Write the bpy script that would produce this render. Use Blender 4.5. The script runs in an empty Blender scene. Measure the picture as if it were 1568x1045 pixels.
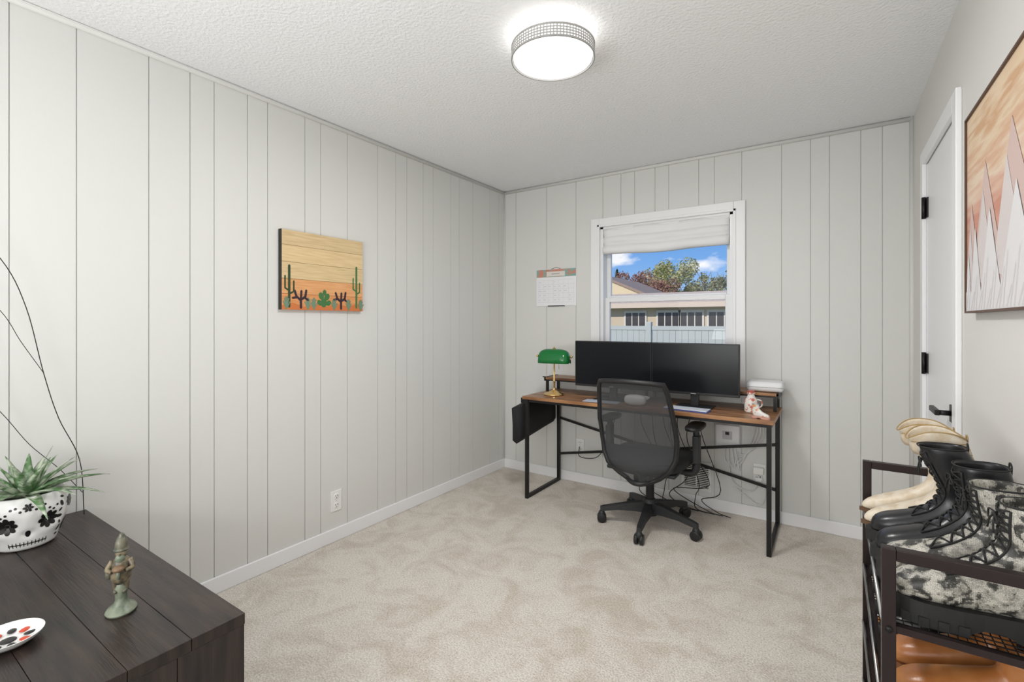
import bpy, math, random
from mathutils import Vector, Matrix
random.seed(3)
D = bpy.data; S = bpy.context.scene
V = Vector
LX, BY, RX, CH = -2.425, 3.49, 0.378, 2.44
ZOOM = None

# ------------------------------------------------------------------ materials
def M(name, col, rough=.5, metal=0, col2=None, nscale=8, nstretch=(1,1,1), ramp=(.4,.6), bump=0, bscale=50,
      emit=0, spec=None, detail=4, bstretch=(1,1,1)):
    m = D.materials.new(name); m.use_nodes = True
    nt = m.node_tree; b = nt.nodes['Principled BSDF']
    b.inputs['Base Color'].default_value = (*col, 1)
    b.inputs['Roughness'].default_value = rough
    b.inputs['Metallic'].default_value = metal
    if spec is not None: b.inputs['Specular IOR Level'].default_value = spec
    tc = nt.nodes.new('ShaderNodeTexCoord')
    if col2 is not None:
        mp = nt.nodes.new('ShaderNodeMapping'); mp.inputs['Scale'].default_value = nstretch
        n = nt.nodes.new('ShaderNodeTexNoise'); n.inputs['Scale'].default_value = nscale
        n.inputs['Detail'].default_value = detail
        r = nt.nodes.new('ShaderNodeValToRGB')
        r.color_ramp.elements[0].position = ramp[0]; r.color_ramp.elements[1].position = ramp[1]
        r.color_ramp.elements[0].color = (*col, 1); r.color_ramp.elements[1].color = (*col2, 1)
        nt.links.new(tc.outputs['Object'], mp.inputs[0]); nt.links.new(mp.outputs[0], n.inputs['Vector'])
        nt.links.new(n.outputs['Fac'], r.inputs[0]); nt.links.new(r.outputs[0], b.inputs['Base Color'])
    if bump:
        mp2 = nt.nodes.new('ShaderNodeMapping'); mp2.inputs['Scale'].default_value = bstretch
        n2 = nt.nodes.new('ShaderNodeTexNoise'); n2.inputs['Scale'].default_value = bscale
        n2.inputs['Detail'].default_value = 3
        bp = nt.nodes.new('ShaderNodeBump'); bp.inputs['Strength'].default_value = bump
        bp.inputs['Distance'].default_value = .01
        nt.links.new(tc.outputs['Object'], mp2.inputs[0]); nt.links.new(mp2.outputs[0], n2.inputs['Vector'])
        nt.links.new(n2.outputs['Fac'], bp.inputs['Height']); nt.links.new(bp.outputs[0], b.inputs['Normal'])
    if emit:
        b.inputs['Emission Color'].default_value = (*col, 1); b.inputs['Emission Strength'].default_value = emit
    return m

def trans_mat(name, col, alpha, rough=.6):
    m = M(name, col, rough); m.node_tree.nodes['Principled BSDF'].inputs['Alpha'].default_value = alpha
    return m

m_wall = M('wall_paint', (.71,.71,.685), .55, bump=.04, bscale=60)
m_wallR = M('wall_paint_smooth', (.73,.72,.69), .6, bump=.03, bscale=80)
m_ceil = M('ceiling_texture', (.88,.885,.89), .9, bump=.5, bscale=75)
m_white = M('white_trim', (.87,.87,.88), .35)
m_vinyl = M('white_vinyl', (.84,.85,.86), .3)
m_fabric = M('white_fabric', (.84,.84,.84), .9, bump=.1, bscale=300)
m_black = M('black_metal', (.012,.011,.011), .4, .3)
m_blackp = M('black_plastic', (.012,.012,.013), .45)
m_dgray = M('dark_gray_plastic', (.02,.021,.023), .5)
m_rackm = M('bronze_metal', (.028,.018,.018), .38, .4)
m_silver = M('silver_metal', (.5,.5,.5), .3, 1)
m_brass = M('brass', (.75,.52,.22), .22, 1)
m_screen = M('screen_glass', (.006,.007,.009), .22, spec=.2)
m_cushion = M('chair_cushion', (.02,.02,.022), .9, bump=.3, bscale=400)
m_plate = M('outlet_plate', (.85,.85,.83), .35)
m_dark = M('dark_slot', (.01,.01,.01), .6)
m_cable_w = M('cable_white', (.75,.75,.75), .5)
m_deskwood = M('rustic_wood', (.13,.05,.02), .34, col2=(.48,.24,.10), nscale=3, nstretch=(1.2,14,3), ramp=(.36,.66), bump=.1, bscale=30, bstretch=(1,15,1), detail=8)
m_dress = M('dark_walnut', (.010,.007,.006), .34, col2=(.045,.028,.022), nscale=4, nstretch=(1,11,1), ramp=(.35,.75), bump=.15, bscale=12, bstretch=(1,16,1), detail=8)
m_dressv = M('dark_walnut_side', (.010,.007,.007), .45, col2=(.045,.03,.025), nscale=4, nstretch=(11,11,.8), ramp=(.35,.75), bump=.15, bscale=12, bstretch=(14,14,1), detail=8)

# carpet
def carpet():
    m = D.materials.new('carpet'); m.use_nodes = True; nt = m.node_tree; b = nt.nodes['Principled BSDF']
    b.inputs['Roughness'].default_value = 1; b.inputs['Specular IOR Level'].default_value = .05
    tc = nt.nodes.new('ShaderNodeTexCoord')
    def nz(sc, de, dist=0):
        n = nt.nodes.new('ShaderNodeTexNoise'); n.inputs['Scale'].default_value = sc; n.inputs['Detail'].default_value = de
        n.inputs['Distortion'].default_value = dist
        nt.links.new(tc.outputs['Object'], n.inputs['Vector']); return n
    a = nz(4.5, 8, 1.0); a.inputs['Roughness'].default_value=.66; c = nz(150, 4)
    r1 = nt.nodes.new('ShaderNodeValToRGB')
    r1.color_ramp.elements[0].position=.36; r1.color_ramp.elements[1].position=.56
    r1.color_ramp.elements[0].color=(.70,.63,.55,1); r1.color_ramp.elements[1].color=(.84,.785,.715,1)
    r2 = nt.nodes.new('ShaderNodeValToRGB')
    r2.color_ramp.elements[0].position=.3; r2.color_ramp.elements[1].position=.62
    r2.color_ramp.elements[0].color=(.64,.63,.62,1); r2.color_ramp.elements[1].color=(1,1,1,1)
    mx = nt.nodes.new('ShaderNodeMixRGB'); mx.blend_type='MULTIPLY'; mx.inputs[0].default_value=1
    nt.links.new(a.outputs['Fac'], r1.inputs[0]); nt.links.new(c.outputs['Fac'], r2.inputs[0])
    nt.links.new(r1.outputs[0], mx.inputs[1]); nt.links.new(r2.outputs[0], mx.inputs[2]); nt.links.new(mx.outputs[0], b.inputs['Base Color'])
    bp = nt.nodes.new('ShaderNodeBump'); bp.inputs['Strength'].default_value=.7; bp.inputs['Distance'].default_value=.01
    nt.links.new(c.outputs['Fac'], bp.inputs['Height']); nt.links.new(bp.outputs[0], b.inputs['Normal'])
    return m
m_carpet = carpet()

def snake():
    m = D.materials.new('snakeskin'); m.use_nodes = True; nt = m.node_tree; b = nt.nodes['Principled BSDF']
    b.inputs['Roughness'].default_value=.42
    tc = nt.nodes.new('ShaderNodeTexCoord')
    SC=360
    v = nt.nodes.new('ShaderNodeTexVoronoi'); v.inputs['Scale'].default_value=SC; v.inputs['Randomness'].default_value=.6
    v2 = nt.nodes.new('ShaderNodeTexVoronoi'); v2.feature='DISTANCE_TO_EDGE'; v2.inputs['Scale'].default_value=SC; v2.inputs['Randomness'].default_value=.6
    n = nt.nodes.new('ShaderNodeTexNoise'); n.inputs['Scale'].default_value=42; n.inputs['Detail'].default_value=3; n.inputs['Distortion'].default_value=1.2
    nt.links.new(tc.outputs['Object'], v.inputs['Vector']); nt.links.new(tc.outputs['Object'], v2.inputs['Vector'])
    nt.links.new(v.outputs['Position'], n.inputs['Vector'])
    r = nt.nodes.new('ShaderNodeValToRGB'); r.color_ramp.interpolation='LINEAR'
    r.color_ramp.elements[0].position=.38; r.color_ramp.elements[0].color=(.035,.034,.03,1)
    r.color_ramp.elements[1].position=.60; r.color_ramp.elements[1].color=(.62,.59,.52,1)
    e=r.color_ramp.elements.new(.44); e.color=(.11,.105,.09,1)
    e=r.color_ramp.elements.new(.48); e.color=(.36,.345,.30,1)
    nt.links.new(n.outputs['Fac'], r.inputs[0])
    r2 = nt.nodes.new('ShaderNodeValToRGB'); r2.color_ramp.elements[0].position=.02; r2.color_ramp.elements[1].position=.14
    r2.color_ramp.elements[0].color=(.45,.45,.45,1)
    nt.links.new(v2.outputs['Distance'], r2.inputs[0])
    mx = nt.nodes.new('ShaderNodeMixRGB'); mx.blend_type='MULTIPLY'; mx.inputs[0].default_value=1
    nt.links.new(r.outputs[0], mx.inputs[1]); nt.links.new(r2.outputs[0], mx.inputs[2]); nt.links.new(mx.outputs[0], b.inputs['Base Color'])
    return m
m_snake = snake()

# ------------------------------------------------------------------ mesh helpers
def G(name, loc=(0,0,0), rz=0):
    e = D.objects.new(name, None); e.location = loc; e.rotation_euler = (0,0,rz); e.empty_display_size=.05
    S.collection.objects.link(e); return e

def mk(name, vs, fs, mat, parent=None, smooth=False, bevel=0, sub=0, mats=None, fm=None):
    me = D.meshes.new(name); me.from_pydata([tuple(v) for v in vs], [], fs); me.update()
    if mats:
        for q in mats: me.materials.append(q)
        if fm:
            for p, i in zip(me.polygons, fm): p.material_index = i
    else: me.materials.append(mat)
    if smooth:
        for p in me.polygons: p.use_smooth = True
    o = D.objects.new(name, me); S.collection.objects.link(o)
    if parent: o.parent = parent
    if bevel:
        b = o.modifiers.new('b','BEVEL'); b.width=bevel; b.segments=3; b.limit_method='ANGLE'; b.angle_limit=.6
        if not smooth:
            for p in me.polygons: p.use_smooth=True
            w=o.modifiers.new('w','WEIGHTED_NORMAL'); w.keep_sharp=True
    if sub:
        s = o.modifiers.new('s','SUBSURF'); s.levels=sub; s.render_levels=sub
    return o

BF=[(0,3,2,1),(4,5,6,7),(0,1,5,4),(1,2,6,5),(2,3,7,6),(3,0,4,7)]
def box(name, x0,x1,y0,y1,z0,z1, mat, parent=None, bevel=0, rot=None, sub=0):
    vs=[V(p) for p in [(x0,y0,z0),(x1,y0,z0),(x1,y1,z0),(x0,y1,z0),(x0,y0,z1),(x1,y0,z1),(x1,y1,z1),(x0,y1,z1)]]
    if rot:
        c=V(((x0+x1)/2,(y0+y1)/2,(z0+z1)/2)); R=rot
        vs=[c+R@(v-c) for v in vs]
    return mk(name,vs,BF,mat,parent,bevel=bevel,sub=sub)

def boxes(name, lst, mat, parent=None, bevel=0):
    vs=[];fs=[]
    for (x0,x1,y0,y1,z0,z1) in lst:
        n=len(vs); vs+=[(x0,y0,z0),(x1,y0,z0),(x1,y1,z0),(x0,y1,z0),(x0,y0,z1),(x1,y0,z1),(x1,y1,z1),(x0,y1,z1)]
        fs+=[tuple(i+n for i in f) for f in BF]
    return mk(name,vs,fs,mat,parent,bevel=bevel)

def loft(name, rings, mat, parent=None, cap=True, smooth=True, sub=0, closed=True):
    n=len(rings[0]); vs=[p for r in rings for p in r]; fs=[]
    for i in range(len(rings)-1):
        for j in range(n if closed else n-1):
            k=(j+1)%n
            fs.append((i*n+j,i*n+k,(i+1)*n+k,(i+1)*n+j))
    if cap and closed:
        fs.append(tuple(range(n))[::-1]); fs.append(tuple(range((len(rings)-1)*n,len(rings)*n)))
    return mk(name,vs,fs,mat,parent,smooth=smooth,sub=sub)

def lathe(name, prof, mat, parent=None, c=(0,0,0), n=32, smooth=True, sx=1, sy=1, cap=True):
    rings=[[V((c[0]+r*sx*math.cos(2*math.pi*j/n),c[1]+r*sy*math.sin(2*math.pi*j/n),c[2]+z)) for j in range(n)] for r,z in prof]
    o=loft(name,rings,mat,parent,cap=cap,smooth=smooth)
    if smooth:
        e=o.modifiers.new('e','EDGE_SPLIT'); e.split_angle=.7
    return o

def cat(pts, k=6):
    P=[V(p) for p in pts]
    if len(P)<3: return P
    Q=[2*P[0]-P[1]]+P+[2*P[-1]-P[-2]]; out=[]
    for i in range(1,len(Q)-2):
        for s in range(k):
            t=s/k; a,b,c,d=Q[i-1],Q[i],Q[i+1],Q[i+2]
            out.append(.5*((2*b)+(c-a)*t+(2*a-5*b+4*c-d)*t*t+(3*b-a-3*c+d)*t**3))
    out.append(P[-1]); return out

def tube(name, pts, r, mat, parent=None, n=8, smooth_path=True, closed=False, k=6):
    P=cat(pts,k) if smooth_path else [V(p) for p in pts]
    if closed: P=P[:-1] if (P[0]-P[-1]).length<1e-5 else P
    rr=r if isinstance(r,(list,tuple)) else None
    rings=[]; N=None; L=len(P)
    for i,p in enumerate(P):
        if closed: T=(P[(i+1)%L]-P[i-1]).normalized()
        else: T=(P[min(i+1,L-1)]-P[max(i-1,0)]).normalized()
        if N is None:
            N=T.orthogonal().normalized()
        else:
            N=(N-T*N.dot(T)); N = N.normalized() if N.length>1e-6 else T.orthogonal().normalized()
        B=T.cross(N)
        if rr:
            f=i/(L-1)*(len(rr)-1); a=int(f); a=min(a,len(rr)-2); ra=rr[a]+(rr[a+1]-rr[a])*(f-a)
        else: ra=r
        rings.append([p+ra*(math.cos(2*math.pi*j/n)*N+math.sin(2*math.pi*j/n)*B) for j in range(n)])
    if closed: rings.append(rings[0])
    return loft(name,rings,mat,parent,cap=not closed)

def bar(name,a,b,w,mat,parent=None,w2=None):
    a=V(a);b=V(b);T=(b-a).normalized(); up=V((0,0,1)) if abs(T.z)<.9 else V((0,1,0))
    s=T.cross(up).normalized(); u=s.cross(T).normalized(); h=w/2; h2=(w2 or w)/2
    rings=[[p+s*i*h+u*j*h2 for i,j in((-1,-1),(1,-1),(1,1),(-1,1))] for p in(a,b)]
    return loft(name,rings,mat,parent,smooth=False)

def ell(name,c,r,mat,parent=None,rot=None,n=24,m=14,p=1.0):
    vs=[];c=V(c)
    def sg(x,e): return math.copysign(abs(x)**e,x)
    rings=[]
    for i in range(1,m):
        a=-math.pi/2+math.pi*i/m
        ring=[]
        for j in range(n):
            t=2*math.pi*j/n
            q=V((r[0]*sg(math.cos(a),p)*sg(math.cos(t),p), r[1]*sg(math.cos(a),p)*sg(math.sin(t),p), r[2]*sg(math.sin(a),p)))
            if rot: q=rot@q
            ring.append(c+q)
        rings.append(ring)
    vs=[q for g in rings for q in g]; fs=[]
    for i in range(len(rings)-1):
        for j in range(n): fs.append((i*n+j,i*n+(j+1)%n,(i+1)*n+(j+1)%n,(i+1)*n+j))
    b=V((0,0,-r[2])); t=V((0,0,r[2]))
    if rot: b=rot@b; t=rot@t
    vs+= [c+b,c+t]; L=len(vs)
    for j in range(n):
        fs.append((L-2,(j+1)%n,j)); q=(m-2)*n; fs.append((L-1,q+j,q+(j+1)%n))
    return mk(name,vs,fs,mat,parent,smooth=True)

def strokes(name, lst, O, U, W, Nn, mat, parent, off=.001):
    vs=[];fs=[];k=0
    def P(a,b): return O+U*a+W*b+Nn*(off+k*1.5e-5)
    def poly(pts):
        n=len(vs); vs.extend(P(a,b) for a,b in pts); fs.append(tuple(range(n,n+len(pts))))
    for s in lst:
        k+=1
        if s[0]=='p': poly(s[1])
        elif s[0]=='e':
            (a,b),ra,rb,an=s[1:]
            poly([(a+ra*math.cos(t)*math.cos(an)-rb*math.sin(t)*math.sin(an), b+ra*math.cos(t)*math.sin(an)+rb*math.sin(t)*math.cos(an)) for t in [2*math.pi*i/14 for i in range(14)]])
        else:
            pts,w=s[1],s[2]/2
            for (a,b),(c,d) in zip(pts,pts[1:]):
                L=math.hypot(c-a,d-b) or 1; nx,ny=-(d-b)/L*w,(c-a)/L*w
                poly([(a+nx,b+ny),(a-nx,b-ny),(c-nx,d-ny),(c+nx,d+ny)])
            for (a,b) in pts:
                k+=1; poly([(a+w*math.cos(t),b+w*math.sin(t)) for t in [2*math.pi*i/10 for i in range(10)]])
    return mk(name,vs,fs,mat,parent)

# ------------------------------------------------------------------ room shell
gl=[.4146-.235-.157*2,.4146-.235,.4146,.5962,.8318,.9893,1.0913,1.246,1.349,1.5589,1.6564,1.8375,2.0665,2.2205,2.3214,2.4785,2.581,2.7736,2.873,3.0445,3.277,3.41]
gb=[-2.299,-1.991,-1.719,-1.488,-1.340,-1.232,-1.080,-.981,-.774,-.672,-.501,-.270,-.114,-.016,.138,.239]
def panel(segs, mp, gro, name, mat):
    vs=[];fs=[]
    for a0,a1,z0,z1 in segs:
        pr=[(a0,0)]
        for g in gro:
            if a0+.01<g<a1-.01: pr+=[(g-.0019,0),(g-.0012,.006),(g+.0012,.006),(g+.0019,0)]
        pr+=[(a1,0),(a1,.12),(a0,.12)]
        n=len(vs);m=len(pr)
        vs+=[mp(a,d,z0) for a,d in pr]+[mp(a,d,z1) for a,d in pr]
        for j in range(m): fs.append((n+j,n+(j+1)%m,n+m+(j+1)%m,n+m+j))
        fs.append(tuple(range(n,n+m))[::-1]); fs.append(tuple(range(n+m,n+2*m)))
    return mk(name,vs,fs,mat)
FY=-1.1
panel([(FY,BY,0,CH)], lambda a,d,z:(LX-d,a,z), gl, 'wall_left', m_wall)
WX0,WX1,WZ0,WZ1=-1.515,-.545,.88,2.03
panel([(LX,WX0,0,CH),(WX1,RX,0,CH),(WX0,WX1,0,WZ0),(WX0,WX1,WZ1,CH)], lambda a,d,z:(a,BY+d,z), gb,'wall_back',m_wall)
DY0,DY1,DZ=2.335,3.035,2.05
boxes('wall_right',[(RX,RX+.12,FY,DY0,0,CH),(RX,RX+.12,DY1,BY,0,CH),(RX,RX+.12,DY0,DY1,DZ,CH)],m_wallR)
box('wall_front',LX-.12,RX+.12,FY-.12,FY,0,CH,m_wallR)
box('floor',LX-.12,RX+.12,FY-.12,BY+.12,-.15,0,m_carpet)
box('ceiling',LX-.12,RX+.12,FY-.12,BY+.12,CH,CH+.2,m_ceil)
box('baseboard_left',LX,LX+.014,FY,BY,0,.078,m_white,bevel=.004)
box('baseboard_back',LX+.014,RX,BY-.014,BY,0,.078,m_white,bevel=.004)
boxes('baseboard_right',[(RX-.014,RX,DY1+.062,BY-.014,0,.078),(RX-.014,RX,FY,DY0-.062,0,.078)],m_white,bevel=.004)
tube('trim_1',[(LX+.004,FY,CH-.012),(LX+.004,BY,CH-.012)],.013,m_wall,smooth_path=False,n=8)
tube('trim_2',[(LX,BY-.004,CH-.012),(RX,BY-.004,CH-.012)],.013,m_wall,smooth_path=False,n=8)
tube('trim_3',[(RX-.006,BY-.006,.08),(RX-.006,BY-.006,CH)],.013,m_wall,smooth_path=False,n=8)
tube('trim_4',[(LX+.004,BY-.004,.08),(LX+.004,BY-.004,CH)],.008,m_wall,smooth_path=False,n=8)

# ------------------------------------------------------------------ window
w=G('window_1',(0,BY,0))
X0,X1,Z0,Z1=-1.582,-.478,.80,2.092
boxes('casing',[(X0,X0+.072,-.02,.0,Z0,Z1),(X1-.072,X1,-.02,0,Z0,Z1),(X0+.072,X1-.072,-.02,0,Z1-.066,Z1),(X0+.072,X1-.072,-.02,0,Z0,Z0+.075)],m_white,w,bevel=.004)
boxes('casing_bead',[(X0+.056,X0+.074,-.026,0,Z0+.05,Z1-.05),(X1-.074,X1-.056,-.026,0,Z0+.05,Z1-.05),(X0+.056,X1-.056,-.026,0,Z1-.068,Z1-.05)],m_white,w,bevel=.003)
boxes('jamb',[(WX0,WX0+.03,.0,.12,WZ0,WZ1),(WX1-.03,WX1,.0,.12,WZ0,WZ1),(WX0,WX1,.0,.12,WZ1-.02,WZ1),(WX0,WX1,.0,.12,WZ0,WZ0+.025)],m_vinyl,w)
a0,a1=WX0+.03,WX1-.03
def sash(n,y,z0,z1,f):
    boxes(n,[(a0,a0+f,y,y+.03,z0,z1),(a1-f,a1,y,y+.03,z0,z1),(a0+f,a1-f,y,y+.03,z0,z0+.035),(a0+f,a1-f,y,y+.03,z1-.035,z1)],m_vinyl,w,bevel=.003)
sash('upper_sash',.075,1.455,2.01,.032); sash('lower_sash',.04,.905,1.475,.036)
m_glass=D.materials.new('window_glass'); m_glass.use_nodes=True
nt=m_glass.node_tree; nt.nodes.clear()
o_=nt.nodes.new('ShaderNodeOutputMaterial'); mxs=nt.nodes.new('ShaderNodeMixShader'); mxs.inputs[0].default_value=.02
t_=nt.nodes.new('ShaderNodeBsdfTransparent'); g_=nt.nodes.new('ShaderNodeBsdfGlossy'); g_.inputs['Roughness'].default_value=.02
nt.links.new(t_.outputs[0],mxs.inputs[1]); nt.links.new(g_.outputs[0],mxs.inputs[2]); nt.links.new(mxs.outputs[0],o_.inputs[0])
mk('glass_pane_1',[(a0+.03,.09,1.48),(a1-.03,.09,1.48),(a1-.03,.09,1.98),(a0+.03,.09,1.98)],[(0,1,2,3)],m_glass,w)
mk('glass_pane_2',[(a0+.03,.055,.93),(a1-.03,.055,.93),(a1-.03,.055,1.45),(a0+.03,.055,1.45)],[(0,1,2,3)],m_glass,w)
# roman shade
sh=G('roman_shade',(0,BY,0))
prof=[(.03,2.008),(-.0,2.008),(-.004,1.985),(.004,1.955),(.008,1.95),(-.006,1.943),(-.018,1.925),(-.012,1.90),(.010,1.885),(-.008,1.878),(-.024,1.86),(-.026,1.835),(-.010,1.815),(.012,1.812),(.03,1.825)]
rings=[]
for i in range(25):
    f=i/24; sag=.012*math.sin(f*math.pi)
    rings.append([V((a0+.005+(a1-a0-.01)*f, y+.004*math.sin(f*17+z*40), z-sag*(2.0-z)/.18+.003*math.sin(f*11+z*90))) for y,z in prof])
loft('shade_fabric',rings,m_fabric,sh)
box('shade_headrail',a0+.002,a1-.002,.0,.03,1.985,2.009,m_fabric,sh)

# ------------------------------------------------------------------ door
d=G('door_1',(RX,0,0))
box('slab',.002,.037,DY0+.004,DY1-.004,.01,DZ-.004,m_white,d,bevel=.002)
boxes('casing',[(-.018,0,DY0-.062,DY0+.004,0,DZ+.062),(-.018,0,DY1-.004,DY1+.062,0,DZ+.062),(-.018,0,DY0+.004,DY1-.004,DZ-.004,DZ+.062)],m_white,d,bevel=.004)
boxes('jamb',[(0,.12,DY0-.002,DY0+.004,0,DZ),(0,.12,DY1-.004,DY1+.002,0,DZ),(0.038,.12,DY0,DY1,DZ-.004,DZ)],m_white,d)
for i,z in enumerate((1.834,1.085,.33)):
    boxes('hinge_%d'%(i+1),[(-.004,.003,DY1-.036,DY1-.006,z-.047,z+.047)],m_black,d)
    tube('hinge_pin_%d'%(i+1),[(-.012,DY1-.005,z-.052),(-.012,DY1-.005,z+.052)],.009,m_black,d,smooth_path=False)
box('rosette',-.010,.002,2.372,2.436,.905,.97,m_black,d,bevel=.002)
tube('handle_neck',[(-.005,2.404,.94),(-.05,2.404,.94)],.010,m_black,d,smooth_path=False)
box('handle_lever',-.058,-.042,2.39,2.52,.930,.951,m_black,d,bevel=.003)

# ------------------------------------------------------------------ ceiling light
L=G('ceiling_light',(-.941,1.70,CH))
m_diff=M('light_diffuser',(1,.99,.975),.5,emit=1.1)
lathe('base_pan',[(.12,0),(.12,-.035),(.01,-.036)],m_vinyl,L,n=48)
lathe('up_glow_lens',[(.121,-.012),(.135,-.018),(.135,-.040),(.121,-.046)],M('light_uplens',(1,.98,.95),.5,emit=2.0),L,n=48,cap=False)
lathe('diffuser',[(.10,-.05),(.158,-.052),(.160,-.085),(.157,-.094),(.12,-.101),(.06,-.105),(.003,-.106)],m_diff,L,n=64)
m_ring=M('ring_metal',(.50,.49,.48),.35,.6)
R=.168; vs=[];fs=[]
def ringband(z0,z1,r0,r1,n=96):
    b=len(vs)
    for j in range(n):
        t=2*math.pi*j/n
        for r,z in((r1,z0),(r1,z1),(r0,z1),(r0,z0)): vs.append((r*math.cos(t),r*math.sin(t),z))
    for j in range(n):
        for k in range(4):
            fs.append((b+j*4+k,b+((j+1)%n)*4+k,b+((j+1)%n)*4+(k+1)%4,b+j*4+(k+1)%4))
for z in (-.094,-.0835,-.073,-.0625,-.052): ringband(z,z+.0045,R-.002,R)
for q in range(84):
    t=2*math.pi*q/84; c,s=math.cos(t),math.sin(t); tx,ty=-s*.0022,c*.0022; b=len(vs)
    for z in(-.094,-.048):
        for r,sg in((R-.002,-1),(R,-1),(R,1),(R-.002,1)): vs.append((r*c+sg*tx,r*s+sg*ty,z))
    fs+=[tuple(i+b for i in f) for f in BF]
ringband(-.050,-.044,R-.004,R+.001); ringband(-.097,-.092,R-.004,R+.001)
mk('perforated_ring',vs,fs,m_ring,L)
dl=D.lights.new('lamp_disk','AREA'); dl.shape='DISK'; dl.size=.30; dl.energy=17; dl.color=(1,.99,.975)
do=D.objects.new('lamp_disk',dl); S.collection.objects.link(do); do.parent=L; do.location=(0,0,-.108)

# ------------------------------------------------------------------ wall art left
p=G('cactus_wood_sign',(LX,1.41,1.35))
PW,PH=.52,.425
cols=[((.58,.42,.22),(.74,.56,.32)),((.66,.47,.24),(.78,.60,.34)),((.60,.44,.22),(.76,.58,.33)),((.66,.30,.11),(.78,.42,.19)),((.62,.25,.08),(.76,.35,.14))]
zz=[0,.085,.165,.255,.345,.425]
cm=[M('sign_wood_%d'%i,a,.6,col2=b,nscale=5,nstretch=(1,1.5,22),ramp=(.3,.7),detail=6) for i,(a,b) in enumerate([cols[4],cols[3],cols[2],cols[1],cols[0]])]
for i in range(5): box('plank_%d'%(i+1),.004,.024,0,PW,zz[i]+.0006,zz[i+1]-.0006,cm[i],p,bevel=.001)
box('edge_side',.0,.0245,-.004,.0,0,PH,M('sign_edge',(.02,.018,.015),.6),p)
O=V((.024,0,0)); Nn=V((1,0,0))
def st(n,l,mat,off=.0008):
    q=[]
    for s in l:
        if s[0]=='l': q.append(('l',[(a*PW,b*PH) for a,b in s[1]],s[2]))
        elif s[0]=='p': q.append(('p',[(a*PW,b*PH) for a,b in s[1]]))
        else: q.append(('e',(s[1][0]*PW,s[1][1]*PH),s[2],s[3],s[4]))
    strokes(n,q,O,V((0,1,0)),V((0,0,1)),Nn,mat,p,off)
g1=M('paint_dark_green',(.02,.06,.02),.6); g2=M('paint_teal',(.16,.26,.17),.6); g3=M('paint_black',(.03,.015,.025),.6); g4=M('paint_green',(.05,.17,.05),.6)
st('mounds',[('p',[(0,0),(1,0),(1,.07),(.9,.1),(.8,.06),(.65,.09),(.5,.05),(.4,.08),(.25,.04),(.12,.09),(0,.05)])],M('paint_red_orange',(.60,.18,.05),.6),.0005)
st('saguaro_left',[('l',[(.08,.04),(.08,.55)],.014),('l',[(.08,.24),(.035,.27),(.035,.42)],.009),('l',[(.08,.20),(.13,.23),(.13,.36)],.009)],g1)
st('saguaro_right',[('l',[(.91,.05),(.91,.62)],.013),('l',[(.91,.28),(.865,.31),(.865,.46)],.009),('l',[(.91,.24),(.955,.27),(.955,.40)],.009)],g4)
j=[]
for cx in(.21,.70):
    j+=[('l',[(cx,.03),(cx,.15)],.014),('l',[(cx,.12),(cx-.05,.17),(cx-.07,.24)],.013),('l',[(cx,.13),(cx+.05,.17),(cx+.06,.25)],.013),('l',[(cx-.04,.16),(cx-.09,.15)],.012),('l',[(cx+.04,.16),(cx+.08,.13)],.012),('l',[(cx,.14),(cx+.005,.24)],.013)]
st('joshua_trees',j,g3)
pp=[('e',(.48,.10),.020,.026,0),('e',(.45,.19),.016,.022,.4),('e',(.52,.18),.016,.022,-.5),('e',(.54,.10),.014,.018,-.8),('e',(.43,.10),.014,.018,.8),('e',(.49,.24),.012,.016,0)]
st('prickly_pears',pp,g4)
ag=[]
for cx in(.29,.36,.61,.80,.05,.97):
    for a in(-.9,-.5,-.15,.2,.55,.95): ag.append(('l',[(cx,.01),(cx+.045*math.sin(a),.01+.15*math.cos(a))],.006))
st('agaves',ag,g2,.0006)

# ------------------------------------------------------------------ painting right
p=G('mountain_sunset_painting',(RX,1.17,1.31)); PW,PH=.906,.615
m=D.materials.new('sunset_bands'); m.use_nodes=True; nt=m.node_tree; b=nt.nodes['Principled BSDF']; b.inputs['Roughness'].default_value=.6
tc=nt.nodes.new('ShaderNodeTexCoord'); sp=nt.nodes.new('ShaderNodeSeparateXYZ'); nz=nt.nodes.new('ShaderNodeTexNoise'); nz.inputs['Scale'].default_value=3.5; nz.inputs['Detail'].default_value=6
mp=nt.nodes.new('ShaderNodeMapping'); mp.inputs['Scale'].default_value=(1,1.2,9); ad=nt.nodes.new('ShaderNodeMath'); ad.operation='MULTIPLY_ADD'; ad.inputs[1].default_value=.35
dv=nt.nodes.new('ShaderNodeMath'); dv.operation='DIVIDE'; dv.inputs[1].default_value=PH
r=nt.nodes.new('ShaderNodeValToRGB'); r.color_ramp.elements[0].position=.0; r.color_ramp.elements[0].color=(.74,.55,.50,1)
r.color_ramp.elements[1].position=1.0; r.color_ramp.elements[1].color=(.72,.54,.36,1)
for pos,c in((.22,(.70,.45,.38)),(.36,(.62,.32,.25)),(.46,(.56,.25,.18)),(.56,(.68,.45,.34)),(.64,(.74,.60,.46)),(.72,(.64,.39,.25)),(.80,(.74,.59,.42)),(.88,(.60,.36,.20)),(.94,(.74,.58,.41))):
    e=r.color_ramp.elements.new(min(pos,.99)); e.color=(*c,1)
nt.links.new(tc.outputs['Object'],sp.inputs[0]); nt.links.new(tc.outputs['Object'],mp.inputs[0]); nt.links.new(mp.outputs[0],nz.inputs['Vector'])
nt.links.new(sp.outputs['Z'],dv.inputs[0]); nt.links.new(nz.outputs['Fac'],ad.inputs[0]); nt.links.new(dv.outputs[0],ad.inputs[2])
sb=nt.nodes.new('ShaderNodeMath'); sb.operation='SUBTRACT'; sb.inputs[1].default_value=.175
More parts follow.
